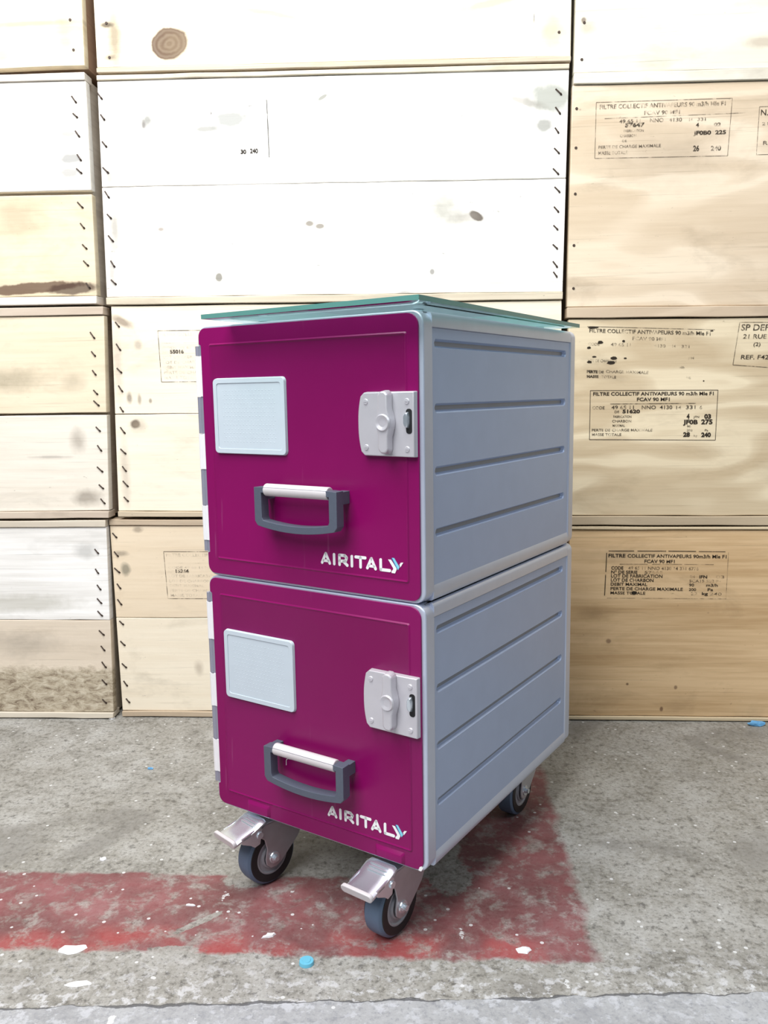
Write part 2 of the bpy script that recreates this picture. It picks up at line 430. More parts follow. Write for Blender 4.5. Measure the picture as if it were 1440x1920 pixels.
def crate(key, label, q, lid, base, seams, wk, kind='pine', group='stacked shipping crates', nk='s', **kw):
    ox, oz = (q[0]+q[1])/2, min(q[4], q[5])
    mats = []
    for i, (nm, li, da, ex) in enumerate(wk):
        ex = dict(ex); sp = mk(ox, oz, *ex.pop('spots', ()))
        if 'rough_patch' in ex:
            rp = ex['rough_patch']; ex['rough_patch'] = (rp[0]-oz, rp[1], rp[2])
        mats.append(wood(nm, li, da, kind, seed=len(key)*.7+ord(key[0])*.13+ord(key[1])*.37+i*1.9, spots=sp, **ex))
    return build_crate(key, 'plywood_crate' if kind == 'ply' else 'wooden_crate', label, group, q, lid, base, seams, mats, N.get(key, ()), nk, yoff=-.012 if key[0] == 'L' else 0., **kw)

C = {}
C['L0'] = crate('L0', 'pale pine crate at the top of the left stack, cut off by the photo edges', (-1.45, -.6075, -1.45, -.6005, 1.2025, 1.2025, 1.60, 1.60), 0, 0, [],
    [('pine L0', (.84, .74, .55), (.62, .50, .30), dict(spots=[(-.64, 1.26, .02, .10, (.6, .48, .32), .3, .8), (-.70, 1.275, .16, .006, (.5, .42, .30), .5, .7)])),
     ('pine L0 edge', (.55, .38, .27), (.36, .22, .15), {})], nk='dot')
C['La'] = crate('La', 'left-stack crate with an open black gap between a white upper and a tan lower board', (-1.45, -.6113, -1.45, -.6080, .7965, .7925, 1.2017, 1.1914), .0140, .0165, [.198],
    [('tan board La', (.80, .69, .50), (.60, .48, .31), dict(spots=[(-.74, .824, .115, .011, (.20, .10, .06), .85, .25, .06), (-.655, .822, .05, .012, (.13, .07, .05), .8, .3, .06), (-.75, .95, .08, .05, (.66, .52, .34), .5, .8)])),
     ('white board La', (.90, .86, .79), (.76, .70, .60), dict(spots=[(-.645, 1.047, .028, .011, (.45, .46, .47), .7, .5), (-.648, 1.024, .025, .014, (.48, .49, .50), .6, .6), (-.645, 1.09, .022, .008, (.50, .50, .51), .6, .6)])),
     ('edge La', (.80, .74, .66), (.48, .42, .36), {})], gap=.0034)
C['Lb'] = crate('Lb', 'left-stack crate of two grainy boards parted by a black gap, level with the upper container', (-1.45, -.6141, -1.45, -.6005, .3972, .3977, .7948, .7900), .0170, .0150, [.198],
    [('lower board Lb', (.84, .78, .68), (.66, .58, .47), dict(spots=[(-.665, .545, .02, .03, (.55, .47, .38), .6, .8), (-.655, .438, .035, .02, (.40, .33, .26), .65, .7), (-.72, .515, .05, .004, (.5, .45, .4), .5, .7)])),
     ('upper board Lb', (.80, .69, .52), (.64, .53, .36), dict(spots=[(-.80, .66, .10, .03, (.55, .47, .32), .55, .8), (-.665, .655, .03, .02, (.6, .5, .34), .4, .8)])),
     ('edge Lb', (.62, .52, .42), (.40, .31, .23), {})], gap=.0022)
C['Lc'] = crate('Lc', 'left-stack crate on the floor with a white board above a gouged brown one', (-1.45, -.6300, -1.45, -.6215, .001, .001, .3955, .3950), .0140, .0130, [.1985],
    [('gouged board Lc', (.72, .62, .50), (.58, .48, .36), dict(rough_patch=(.110, (.44, .37, .27), (.17, .12, .08)), spots=[(-.80, .15, .10, .03, (.52, .46, .38), .4, .8)])),
     ('white board Lc', (.92, .90, .87), (.66, .63, .58), dict(grain=.75, streak=.3, spots=[(-.80, .232, .14, .022, (.66, .62, .48), .45, .6), (-.665, .335, .03, .02, (.60, .60, .56), .5, .7)])),
     ('edge Lc', (.70, .63, .52), (.48, .41, .32), {})], gap=.0004)
C['M0'] = crate('M0', 'middle-stack top crate marked by one big round brown knot', (-.5905, .2387, -.5870, .2392, 1.1915, 1.1795, 1.60, 1.60), 0, .0105, [],
    [('knotty pine M0', (.90, .82, .66), (.76, .64, .42), dict(spots=[(-.4588, 1.2369, .034, .0275, (.14, .055, .035), .97, .12, .25), (-.4475, 1.2355, .050, .036, (.55, .42, .26), .5, .7), (-.556, 1.25, .020, .075, (.50, .40, .27), .8, .8), (-.569, 1.272, .016, .006, (.12, .08, .05), .8, .6), (-.5668, 1.2185, .016, .007, (.35, .27, .18), .6, .7), (.205, 1.235, .03, .06, (.74, .58, .38), .5, .8), (.10, 1.28, .10, .012, (.72, .60, .40), .6, .7, .15), (-.28, 1.28, .12, .008, (.72, .60, .40), .6, .7, -.2)])),
     ('edge M0', (.62, .52, .40), (.40, .32, .22), {})], nk='dot')
C['Ma'] = crate('Ma', 'middle-stack wide white two-board crate directly above the trolley top, grey smudged stencil at its left', (-.5985, .2305, -.5915, .2365, .7916, .7830, 1.1900, 1.1790), .0100, .0150, [.208],
    [('lower white board Ma', (.91, .88, .83), (.80, .75, .67), dict(streak=.25, dirt=1.3, spots=[(.0776, .9315, .0145, .0085, (.10, .06, .04), .95, .25, -.45), (.06, .930, .05, .018, (.58, .52, .44), .6, .8), (.02, .945, .045, .045, (.56, .54, .44), .55, .8), (-.2197, .9268, .009, .006, (.38, .34, .28), .8, .4), (-.2006, .9217, .010, .005, (.38, .34, .28), .8, .4), (-.34, .924, .18, .010, (.72, .58, .46), .45, .7), (-.49, .924, .008, .005, (.5, .4, .32), .7, .6), (-.3882, .8371, .007, .009, (.35, .33, .27), .8, .3), (-.575, .925, .014, .05, (.62, .58, .50), .7, .8), (-.05, .8, .02, .01, (.5, .48, .46), .6, .5), (-.585, .86, .012, .07, (.55, .50, .44), .5, .8), (-.001, .838, .005, .006, (.3, .28, .25), .7, .4)])),
     ('upper white board Ma', (.92, .895, .855), (.82, .78, .71), dict(streak=.2, dirt=1.3, spots=[(.205, 1.125, .05, .035, (.50, .52, .44), .75, .5), (.16, 1.12, .05, .010, (.52, .47, .40), .6, .6, -.3), (.195, 1.08, .02, .014, (.35, .35, .30), .7, .5), (.06, 1.105, .10, .012, (.70, .66, .56), .5, .8), (-.190, 1.139, .012, .004, (.42, .42, .36), .8, .4, .5), (-.58, 1.02, .014, .05, (.62, .58, .50), .6, .8), (-.585, 1.10, .012, .06, (.66, .60, .52), .5, .8), (-.505, 1.112, .014, .018, (.42, .42, .38), .8, .7), (-.512, 1.104, .006, .012, (.30, .27, .25), .8, .7), (-.355, 1.108, .055, .022, (.52, .53, .50), .75, .6), (-.40, 1.093, .035, .008, (.42, .42, .38), .7, .6), (-.29, 1.095, .06, .014, (.60, .60, .56), .5, .7)])),
     ('edge Ma', (.72, .64, .50), (.45, .37, .27), {})], gap=.0005)
C['Mb'] = crate('Mb', 'middle-stack crate behind the upper container, with a dark knot and small boxed stencil', (-.6010, .2330, -.5912, .2290, .3975, .3900, .7905, .7825), .0, .0125, [.1955],
    [('lower board Mb', (.88, .80, .66), (.76, .66, .49), dict(streak=.3, spots=[(-.558, .5742, .011, .011, (.20, .14, .10), .92, .4, -.6), (-.553, .572, .022, .016, (.62, .50, .36), .5, .8), (-.583, .48, .012, .09, (.72, .58, .46), .4, .8)])),
     ('upper board Mb', (.88, .79, .64), (.76, .65, .48), dict(streak=.3, spots=[(-.572, .762, .03, .010, (.40, .28, .20), .7, .6, -.5), (-.5665, .624, .007, .013, (.50, .42, .34), .8, .6), (-.5475, .620, .005, .012, (.55, .46, .36), .7, .6), (-.527, .617, .004, .006, (.40, .33, .26), .7, .6), (-.545, .72, .010, .012, (.68, .58, .46), .6, .6), (-.585, .68, .012, .09, (.74, .60, .50), .4, .8)])),
     ('edge Mb', (.62, .52, .38), (.44, .35, .24), {})], gap=.0005)
C['Mc'] = crate('Mc', 'middle-stack floor crate behind the lower container, warm tan with faint boxed stencil', (-.6170, .2430, -.6195, .2330, .0006, .0006, .3945, .3885), .0125, .0125, [.199],
    [('lower board Mc', (.85, .76, .61), (.75, .64, .48), dict(streak=.3, spots=[(-.46, .10, .012, .02, (.66, .53, .40), .5, .8)])),
     ('upper board Mc', (.80, .67, .50), (.70, .56, .39), dict(streak=.4, spots=[(-.594, .296, .012, .016, (.42, .38, .28), .8, .6), (-.60, .327, .018, .007, (.4, .33, .25), .6, .7), (-.565, .374, .012, .008, (.45, .36, .27), .6, .6)])),
     ('edge Mc', (.55, .44, .32), (.38, .29, .2), {})], gap=.0005)
C['R0'] = crate('R0', 'pale grey-green plywood crate on top of the right stack above a projecting batten', (.2440, 1.16, .2500, 1.16, 1.1430, 1.1310, 1.60, 1.60), 0, .0200, [],
    [('ply R0', (.80, .77, .66), (.54, .50, .38), dict(spots=[(.2595, 1.247, .006, .006, (.25, .17, .12), .8, .5), (.266, 1.235, .02, .016, (.66, .55, .42), .5, .7), (.56, 1.20, .04, .012, (.66, .48, .34), .5, .6)])),
     ('edge R0', (.74, .70, .60), (.55, .48, .38), {})], kind='ply', nk='dot')
C['Ra'] = crate('Ra', 'right-stack plywood crate above the one with two stencils, one faded stencil near its top', (.2385, 1.16, .2425, 1.16, .7503, .7400, 1.1425, 1.1305), 0, .0205, [],
    [('ply Ra', (.76, .64, .49), (.52, .40, .27), dict(grain=.8, spots=[(.40, 1.02, .15, .07, (.60, .48, .36), .35, .9)])),
     ('edge Ra', (.60, .48, .35), (.42, .32, .22), {})], kind='ply', nk='dot')
C['Rb'] = crate('Rb', 'right-stack plywood crate bearing two boxed stencils one above the other', (.2480, 1.16, .2420, 1.16, .3767, .3700, .7495, .7395), 0, .0185, [],
    [('ply Rb', (.76, .65, .46), (.48, .365, .225), dict(grain=.9, streak=.3)),
     ('edge Rb', (.52, .42, .29), (.36, .28, .19), {})], kind='ply', nk='dot')
C['Rc'] = crate('Rc', 'golden brown crate on the floor at right, sharp black stencil on fine grain', (.2530, 1.16, .2500, 1.16, .0008, .0008, .3760, .3695), .0075, .0085, [],
    [('ply Rc', (.70, .50, .29), (.47, .30, .145), dict(grain=.8, streak=.4, spots=[(.427, .0235, .004, .006, (.28, .14, .08), .8, .5), (.325, .156, .006, .005, (.34, .20, .12), .7, .5), (.362, .072, .003, .003, (.25, .14, .08), .8, .5), (.452, .066, .004, .005, (.28, .15, .09), .7, .5), (.345, .32, .10, .02, (.66, .49, .30), .4, .8), (.30, .21, .04, .02, (.36, .22, .10), .4, .8)])),
     ('edge Rc', (.66, .54, .36), (.48, .38, .25), {})], kind='pine', nk='dot')
# wooden spacer between two middle crates
bm = NB(); box(bm, -.006, .006, -.005, .02, 0, .0105)
# ------------------------------------------------------------------ stencils
def text_into(bm, s, x, z, h, w=None, bold=.0, shear=0., font_h=.72, y=-.0006):
    cu = bpy.data.curves.new('t', 'FONT'); cu.body = s; cu.size = 1; cu.offset = bold; cu.shear = shear; cu.resolution_u = 3
    h *= 1.28; cu.offset = bold+.012
    ob = bpy.data.objects.new('t', cu); col.objects.link(ob)
    dg = bpy.context.evaluated_depsgraph_get(); me = bpy.data.meshes.new_from_object(ob.evaluated_get(dg))
    if len(me.vertices):
        xs = [v.co.x for v in me.vertices]; x0, x1 = min(xs), max(xs)
        sz = h/font_h; sx = (w/(x1-x0)) if w else sz
        for v in me.vertices: v.co = ((v.co.x-x0)*sx+x, y, v.co.y*sz+z)
        bm.from_mesh(me)
    bpy.data.objects.remove(ob); bpy.data.curves.remove(cu); bpy.data.meshes.remove(me)

def line(bm, a, b, w=.0009, y=-.0006):
    dx, dz = b[0]-a[0], b[1]-a[1]; L = math.hypot(dx, dz); nx, nz = -dz/L*w/2, dx/L*w/2
    vs = [bm.verts.new((p[0]+s*nx, y, p[1]+s*nz)) for p, s in ((a, 1), (b, 1), (b, -1), (a, -1))]
    bm.faces.new(vs)

def flat_obj(name, bm, mat, parent, ox, oz, label=None):
    for v in bm.verts: v.co.x -= ox; v.co.z -= oz
    me = bpy.data.meshes.new(name); bm.to_mesh(me); bm.free(); me.materials.append(mat)
    o = link(bpy.data.objects.new(name, me)); o.parent = parent
    if label: o['label'] = label
    return o

def frame_lines(bm, q, w=.0009, sides='TRBL'):
    (x0, z0), (x1, z1), (x2, z2), (x3, z3) = q   # TL TR BR BL
    if 'T' in sides: line(bm, q[0], q[1], w)
    if 'R' in sides: line(bm, q[1], q[2], w)
    if 'B' in sides: line(bm, q[2], q[3], w)
    if 'L' in sides: line(bm, q[3], q[0], w)

def stencil(crt, q, strong, weak, sides='TRBL', name='stencil', lw=.0009, label=None, lines=(), wlines=()):
    """strong / weak: [(text, u, v, h, w)] with u,v from the label's top-left, in metres"""
    r, ox, oz = crt
    x0, z0 = q[0]
    tilt = (q[1][1]-q[0][1])/(q[1][0]-q[0][0]); sl = (q[3][0]-q[0][0])/(q[0][1]-q[3][1])
    for k, (items, mat) in enumerate(((strong[0], strong[1]), (weak[0], weak[1]))):
        if not items and not (k == 0): continue
        bm = NB()
        for it in items:
            s, u, v, h, w = it[:5]; b = it[5] if len(it) > 5 else 0
            text_into(bm, s, u, -v, h, w, b)
        for vt in bm.verts:
            u, v = vt.co.x, vt.co.z
            vt.co.x = x0+u-v*sl; vt.co.z = z0+v+u*tilt
        if k == 0: frame_lines(bm, q, lw, sides)
        for a, b, w_ in (lines if k == 0 else wlines): line(bm, a, b, w_)
        flat_obj(name, bm, mat, r, ox, oz, label if k == 0 else None)

T1 = 'FILTRE COLLECTIF ANTIVAPEURS 90 m3/h Mle F1'; T2 = 'FCAV 90 MF1'
i_strong = ink('ink strong', .36, 1, .96); i_faint = ink('ink faint', .50, 2.3, .70); i_mid = ink('ink mid', .45, 4.1, .85)
i_light = ink('ink very faint', .55, 5.2, .38, color=(.12, .11, .10)); i_hand = ink('ink hand stamped', .34, 7, .95)
# second stencil of the middle right crate
q = [(.2826, .6231), (.5078, .6205), (.5066, .5310), (.2824, .5348)]
stencil(C['Rb'], q, ([(T1, .005, .0090, .0048, .213, .012), (T2, .083, .0190, .0048, .058, .012), ('51620', .058, .0405, .0048, .031, .03),
    ('4', .172, .0510, .0070, .005, .03), ('03', .203, .0505, .0060, .012, .04), ('JF0B', .166, .0605, .0060, .026, .03), ('275', .198, .0605, .0065, .020, .03), ('28', .167, .0830, .0060, .012, .04), ('240', .199, .0835, .0060, .017, .04)], i_hand),
    ([('CODE', .004, .0335, .0042, .022), ('49 65 11', .038, .0335, .0052, .040), ('NNO', .092, .0335, .0052, .025), ('4130', .124, .0335, .0052, .022), ('14', .153, .0335, .0045, .009), ('331', .170, .0335, .0052, .017), ('6', .194, .0335, .0045, .005),
      ('DE', .044, .0405, .0035, .008), ('FABRICATION', .042, .0490, .0034, .032), ('CHARBON', .040, .0572, .0036, .034), ('MAXIMAL', .041, .0650, .0034, .022), ('PERTE DE CHARGE MAXIMALE', .004, .0733, .0036, .108), ('MASSE TOTALE', .004, .0815, .0038, .053),
      ('JFN', .184, .0495, .0030, .010), ('90', .173, .0665, .003, .007), ('200', .173, .0735, .0032, .010), ('Pa', .205, .0735, .003, .006), ('kg', .186, .083, .003, .006)], i_mid), wlines=[((.318, .5985), (.470, .5975), .0010)])
# first, blotted stencil of the same crate
q = [(.2748, .7364), (.4980, .7263), (.4980, .632), (.2757, .6394)]
stencil(C['Rb'], q, ([(T1, .004, .0100, .0052, .212, .006), ('PERTE DE', .000, .0815, .0036, .030, .04), ('MASSE', .000, .0900, .0036, .021, .03), ('TOTALE', .026, .0900, .0036, .026, .01)], i_mid),
    ([(T2, .080, .0215, .0048, .058), ('CODE', .002, .0330, .004, .020), ('49 65 11', .042, .0330, .0045, .035), ('LOT DE CHARBON', .002, .0620, .004, .050), ('CHARGE MAXIMALE', .034, .0805, .004, .075)], i_faint), sides='T', lw=.0008)
stencil(C['Rb'], q, ([('m3/h', .163, .069, .003, .009), ('kg', .176, .086, .003, .008)], i_faint), ([('4130', .118, .0330, .0042, .020), ('14', .150, .0330, .004, .006), ('331', .166, .0330, .004, .014),
      ('JFN', .178, .0520, .003, .010)], i_faint), sides='')
for (x, z, rx, rz) in ((.2985, .7080, .0055, .0028), (.3395, .7095, .0030, .0022), (.2785, .6990, .0040, .0022), (.2880, .6830, .004, .0015), (.2800, .6740, .0045, .0026), (.3230, .6800, .006, .003), (.3180, .6720, .008, .003), (.3430, .6795, .003, .0015), (.4930, .7245, .003, .0012), (.4820, .6370, .0015, .0012), (.2850, .7345, .010, .0018)):
    bm = NB(); vs = [bm.verts.new((x+rx*math.cos(a)*random.uniform(.75, 1.1), -.0007, z+rz*math.sin(a)*random.uniform(.75, 1.1))) for a in [2*PI*i/14 for i in range(14)]]
    bm.faces.new(vs)
    flat_obj('ink_blot', bm, i_hand, C['Rb'][0], C['Rb'][1], C['Rb'][2])
# cut off stencil at the right edge
q = [(.5408, .7384), (.7000, .7350), (.6900, .6500), (.5320, .6643)]
stencil(C['Rb'], q, ([('SP DEFENSE', .004, .0140, .0085, .085)], i_mid),
    ([('21 RUE DE LA', .010, .0280, .0060, .080), ('(2)', .030, .0410, .005, .012), ('REF. F424', .012, .0640, .0060, .055)], i_mid))
# top crate of the right stack with a stencil
q = [(.2833, 1.1139), (.5122, 1.1128), (.5080, 1.0194), (.2824, 1.0221)]
stencil(C['Ra'], q, ([('57647', .050, .0415, .0050, .033, .03), ('4', .170, .0445, .005, .005, .02), ('02', .200, .0445, .0045, .012, .03), ('JF0B0', .166, .0575, .0050, .030, .03), ('225', .203, .0575, .0050, .018, .02), ('26', .167, .0840, .0070, .010, .02), ('240', .197, .0840, .0060, .017, .02)], i_mid),
    ([(T1, .006, .0110, .0056, .212, .006), (T2, .082, .0225, .0050, .060, .006), ('49 65 11', .040, .0350, .0048, .036), ('NNO', .092, .0350, .0052, .023), ('4130', .124, .0350, .005, .022), ('14', .158, .0350, .004, .006), ('331', .172, .0350, .004, .014),
      ('FABRICATION', .048, .0500, .0035, .034), ('CHARBON', .042, .0580, .0035, .028), ('DE', .046, .066, .003, .008), ('PERTE DE CHARGE MAXIMALE', .006, .0760, .0040, .106), ('MASSE TOTALE', .006, .0860, .0045, .050)], i_faint), lw=.0007, wlines=[((.298, 1.0870), (.535, 1.0885), .0009)])
q = [(.5581, 1.0974), (.7000, 1.0974), (.7000, 1.0196), (.5564, 1.0196)]
stencil(C['Ra'], q, ([('N.', .003, .014, .0075, .012), ('REF. F424', .010, .062, .0050, .055)], i_mid), ([('21 RUE DE LA', .006, .030, .004, .08)], i_faint), lw=.0007)
# bottom right crate, crisp stencil with broken frame
q = [(.3184, .3273), (.5380, .3243), (.5385, .2369), (.3174, .2392)]
stencil(C['Rc'], q, ([('FILTRE', .003, .0105, .0052, .031, .012), ('COLLECTIF ANTIVAPEURS', .038, .0105, .0050, .116, .004), ('90m3/h Mle F1', .157, .0105, .0050, .060, .006), (T2, .069, .0205, .0050, .055, .004),
    ('CODE', .009, .0335, .0048, .022, .012), ('N\u00b0 DE SERIE', .009, .0410, .0045, .048, .006), ('LOT DE FABRICATION', .009, .0485, .0050, .094, .002), ('LOT DE CHARBON', .009, .0563, .0048, .078, .006), ('DEBIT MAXIMAL', .009, .0640, .0045, .067, .006),
    ('PERTE DE CHARGE MAXIMALE', .009, .0725, .0046, .132, .002), ('MASSE TOTALE', .009, .0805, .0042, .064, .002), ('IFN', .170, .0485, .0045, .014, .015), ('90', .152, .0640, .0042, .009), ('m3/h', .183, .0640, .0042, .021, .006), ('Pa', .186, .0725, .0045, .010, .006), ('200', .152, .0725, .0040, .013), ('kg', .176, .0800, .0042, .011, .012)], i_strong),
    ([('49 65 11 NNO 4130 14 331 6776', .040, .0335, .0048, .128), ('57565', .070, .0410, .0042, .033), ('04', .153, .0485, .0045, .009), ('03', .200, .0485, .0045, .015), ('SCA15 502 P', .152, .0563, .0042, .053), ('22', .156, .0805, .0045, .012), ('240', .190, .0805, .0042, .022)], i_faint), sides='', lines=(((.3215, .3285), (.3680, .3283), .0012), ((.3740, .3282), (.4260, .3278), .0012), ((.4300, .3278), (.4800, .3270), .0012), ((.4850, .3268), (.5330, .3262), .0010),
    ((.3180, .3250), (.3172, .2890), .0014), ((.3170, .2840), (.3158, .2440), .0014)), wlines=(((.3420, .3035), (.3930, .3033), .0010), ((.4010, .3033), (.4560, .3027), .0009), ((.4600, .3027), (.5130, .3022), .0008), ((.3200, .2390), (.5380, .2375), .0008), ((.5385, .3250), (.5375, .2395), .0008)))
bm = NB()
vs = [bm.verts.new((.3700+.0055*math.cos(a)*random.uniform(.8, 1.1), -.0008, .2490+.0032*math.sin(a)*random.uniform(.8, 1.2))) for a in [2*PI*i/12 for i in range(12)]]; bm.faces.new(vs)
flat_obj('ink_blot', bm, i_hand, C['Rc'][0], C['Rc'][1], C['Rc'][2])
# washed out stencil on the white crate
q = [(-.5186, 1.1436), (-.2893, 1.1383), (-.2880, 1.0417), (-.5227, 1.0400)]
stencil(C['Ma'], q, ([('30', .183, .0900, .0055, .010, .03), ('240', .200, .0890, .0060, .014, .02)], i_hand),
    ([(T1, .020, .012, .0052, .200), ('FCAV 90 MF1', .085, .0235, .0050, .060), ('49 65 11', .032, .0420, .0045, .040), ('FABRICATION', .098, .0420, .0060, .034), ('JFN 04', .160, .0640, .004, .050)], i_light), sides='', lw=.0006, lines=[(q[1], q[2], .0011)], wlines=[(q[0], q[1], .0006), (q[2], q[3], .0006), (q[3], q[0], .0008)])
bm = NB(); line(bm, (-.1305, 1.0525), (-.1305, 1.0390), .0010); flat_obj('pencil_mark', bm, i_faint, C['Ma'][0], C['Ma'][1], C['Ma'][2])
bm = NB(); line(bm, (.1760, 1.2690), (.1752, 1.2380), .0010); flat_obj('pencil_mark', bm, i_faint, C['M0'][0], C['M0'][1], C['M0'][2])
# partly hidden stencils left of the trolley
RL = [(T1, .004, .0095, .0048, .212), ('CODE 49 65 11 NNO 4130', .006, .0330, .0034, .120), ('N\u00b0', .006, .0415, .004, .010), ('LOT DE FABRICATION', .006, .0500, .0042, .094), ('LOT DE CHARBON', .006, .0600, .0042, .080), ('DEBIT MAXIMAL', .006, .0690, .0042, .067), ('PERTE DE CHARGE MAXIMALE', .006, .0785, .0042, .130), ('MASSE TOTALE', .006, .0880, .0042, .064)]
for key, q, num in (('Mb', [(-.5059, .7445), (-.2790, .7425), (-.2790, .6500), (-.5039, .6513)], '55016'), ('Mc', [(-.5172, .3311), (-.2900, .3300), (-.2890, .2385), (-.5138, .2390)], '15266')):
    stencil(C[key], q, ([(num, .020, .0410, .0050, .026, .03)], i_mid), (RL, i_light), lw=.0009, wlines=[((q[0][0]+.006, q[0][1]-.0225), (q[1][0]-.02, q[1][1]-.0225), .0008)])

# ------------------------------------------------------------------ galley containers
RZ = math.radians(-29.947)
OX, OY = -.2834, -.5272
CW, CD, CH = .3104, .4283, .3055       # door width, depth, height of one container
X0, X1 = -.0035, .3145                 # outer faces of the frame
def side_panel_mesh(xf, sgn):
    """grid panel with four pressed grooves; xf outer face, sgn=+1 right side"""
    bm = NB(); ys = [.0205]+[.0235+i*.0008 for i in range(10)]+[.034+i*(.386-.034)/24 for i in range(25)]+[.389+i*.0008 for i in range(12)]+[.4095]
    n = 330; zs = [.011+i*(.288-.011)/n for i in range(n+1)]
    ribs = (.2725, .2060, .1395, .0735)
    def dep(y, z):
        d = 0
        for rz_ in ribs:
            a = .0265; b = .3950; h = .0046
            # capsule distance
            yy = min(max(y, a+h), b-h); r = math.hypot((y-yy), (z-rz_))
            if r < h: d = max(d, .0058*(1-(r/h)**2)**.8)
        return d
    V = [[bm.verts.new((xf-sgn*dep(y, z), y, z)) for z in zs] for y in ys]
    for i in range(len(ys)-1):
        for j in range(n): bm.faces.new((V[i][j], V[i+1][j], V[i+1][j+1], V[i][j+1]))
    return bm

def make_container(label, zbase, lower):
    r = thing('galley_container', label, 'storage box', (OX, OY, zbase), RZ, None)
    zb = .003   # door bottom above the base
    # core box
    bm = NB(); box(bm, X0+.006, X1-.006, .012, CD-.004, .0015, CH-.0015); obj('body', bm, M['alu_dark'], r)
    # front frame ring (door opening) and rear frame
    outer = rrect(X0, X1, 0, CH-.0004, .014, 8)
    inner = rrect(X0+.012, X1-.012, .012, CH-.012, .006, 8)
    bm = NB(); ring_y(bm, outer, inner, .0022, .0210); obj('front_frame', bm, M['alu_frame'], r, .0016, 3)
    bm = NB(); ring_y(bm, rrect(X0, X1, 0, CH-.0004, .010, 6), inner if False else rrect(X0+.012, X1-.012, .012, CH-.012, .006, 6), .4090, CD); obj('rear_frame', bm, M['alu_frame'], r, .0025, 3)
    # rails along top and bottom of both sides
    for s in (1, -1):
        xo = X1 if s > 0 else X0
        for (prof) in ([(.0, CH-.0015), (-.0030, CH-.0015), (-.0012, CH-.0030), (.0, CH-.0060), (.0, .2890), (-.0022, .2880), (-.0026, .2855), (-.0018, .2830), (-.012, .2820), (-.012, CH-.0015)],
                       [(-.0060, .0005), (-.0030, .0008), (-.0008, .0030), (.0, .0070), (-.0002, .0120), (-.0010, .0165), (-.0018, .0185), (-.012, .0210), (-.012, .0005)]):
            bm = NB(); pts = [(xo+s*a, b) for a, b in prof]
            if prof[0][0] == 0: pts = pts[1:]
            prism_y(bm, pts, .0195, .4105)
            obj('side_rail', bm, M['alu_frame'], r, smooth=True)
        obj('side_panel', side_panel_mesh(xo-s*.0014, s), M['alu'], r, smooth=True)
    # top sheet
    bm = NB(); box(bm, X0+.010, X1-.010, .010, CD-.010, CH-.004, CH-.0008); obj('top_sheet', bm, M['alu_frame'], r)
    # rounded corner blocks seen at the ends of the side panel
    # ---- door
    dz = zb; dh = .2995
    P = []
    for p in rrect(0, CW-.0012, dz, dz+dh, (.010, .010, .013, .010), 6): P.append(p)
    # notch for the hinge on the left edge
    nl = [(0, dz+.281), (.0032, dz+.2795), (.0032, dz+.0265), (0, dz+.025)]
    P = P+nl
    bm = NB(); prism_y(bm, P, 0., .0050)
    # raised field with a thin bright bead round it
    o_ = rrect(.0165, .2965, dz+.0185, dz+.2810, .003, 3); i_ = rrect(.0182, .2948, dz+.0202, dz+.2793, .002, 3)
    n = len(o_); a = [bm.verts.new((p[0], 0., p[1])) for p in o_]; b = [bm.verts.new((p[0], -.0013, p[1])) for p in i_]
    for i in range(n): bm.faces.new((a[i], b[i], b[(i+1) % n], a[(i+1) % n]))
    i2 = rrect(.0196, .2934, dz+.0216, dz+.2779, .002, 3); c = [bm.verts.new((p[0], -.0002, p[1])) for p in i2]
    for i in range(n): bm.faces.new((b[i], c[i], c[(i+1) % n], b[(i+1) % n]))
    bm.faces.new(c)
    if lower:
        for (bx0, bx1, bz0, bz1) in ((.050, .088, .0010, .0165), (.246, .286, .0010, .0150)):
            o2 = rrect(bx0, bx1, dz+bz0, dz+bz1, .002, 3); i3 = rrect(bx0+.003, bx1-.003, dz+bz0+.001, dz+bz1-.004, .002, 3)
            a = [bm.verts.new((p[0], 0., p[1])) for p in o2]; b = [bm.verts.new((p[0], -.0030, p[1])) for p in i3]; n = len(o2)
            for i in range(n): bm.faces.new((a[i], b[i], b[(i+1) % n], a[(i+1) % n]))
            bm.faces.new(b)
    door = obj('door', bm, M['door'], r, .0008, 2)
    door['label'] = 'magenta door with a beaded edge'
    # pale placard with a field of tiny studs
    px0, px1, pz0, pz1 = .0235, .1357, dz+.1500, dz+.2400
    if lower: pz0, pz1 = dz+.1485, dz+.2370
    bm = NB()
    prism_y(bm, rrect(px0, px1, pz0, pz1, .0055, 5), -.0030, 0., inset=.0010)
    ring_y(bm, rrect(px0+.0008, px1-.0008, pz0+.0008, pz1-.0008, .005, 5), rrect(px0+.0065, px1-.0065, pz0+.0065, pz1-.0065, .003, 5), -.0038, -.0029)
    nx, nz = 16, 13
    for i in range(nx):
        for j in range(nz):
            x = px0+.016+(px1-px0-.032)*(i+(.5 if j % 2 else 0))/(nx-.5); z = pz0+.015+(pz1-pz0-.030)*j/(nz-1)
            q = .0010; tp = bm.verts.new((x, -.0037, z)); ring = [bm.verts.new((x+q*math.cos(t), -.0029, z+q*math.sin(t))) for t in (0, PI/3, 2*PI/3, PI, 4*PI/3, 5*PI/3)]
            for k in range(6): bm.faces.new((ring[k], ring[(k+1) % 6], tp))
    obj('placard', bm, M['placard'], door, .0004, 2)
    # latch plate with a bowed left edge
    lo = .0025 if lower else 0.
    lz0, lz1, lx1 = dz+.1530+lo, dz+.2210+lo, .3086
    bowl = []
    for k in range(13):
        t = -1+2*k/12; bowl.append((.2415-.0042*(1-t*t), lz1-.004-(lz1-lz0-.008)*(t+1)/2))
    plate = [(lx1, lz0), (lx1, lz1), (.2460, lz1)]+bowl+[(.2460, lz0)]
    bm = NB()
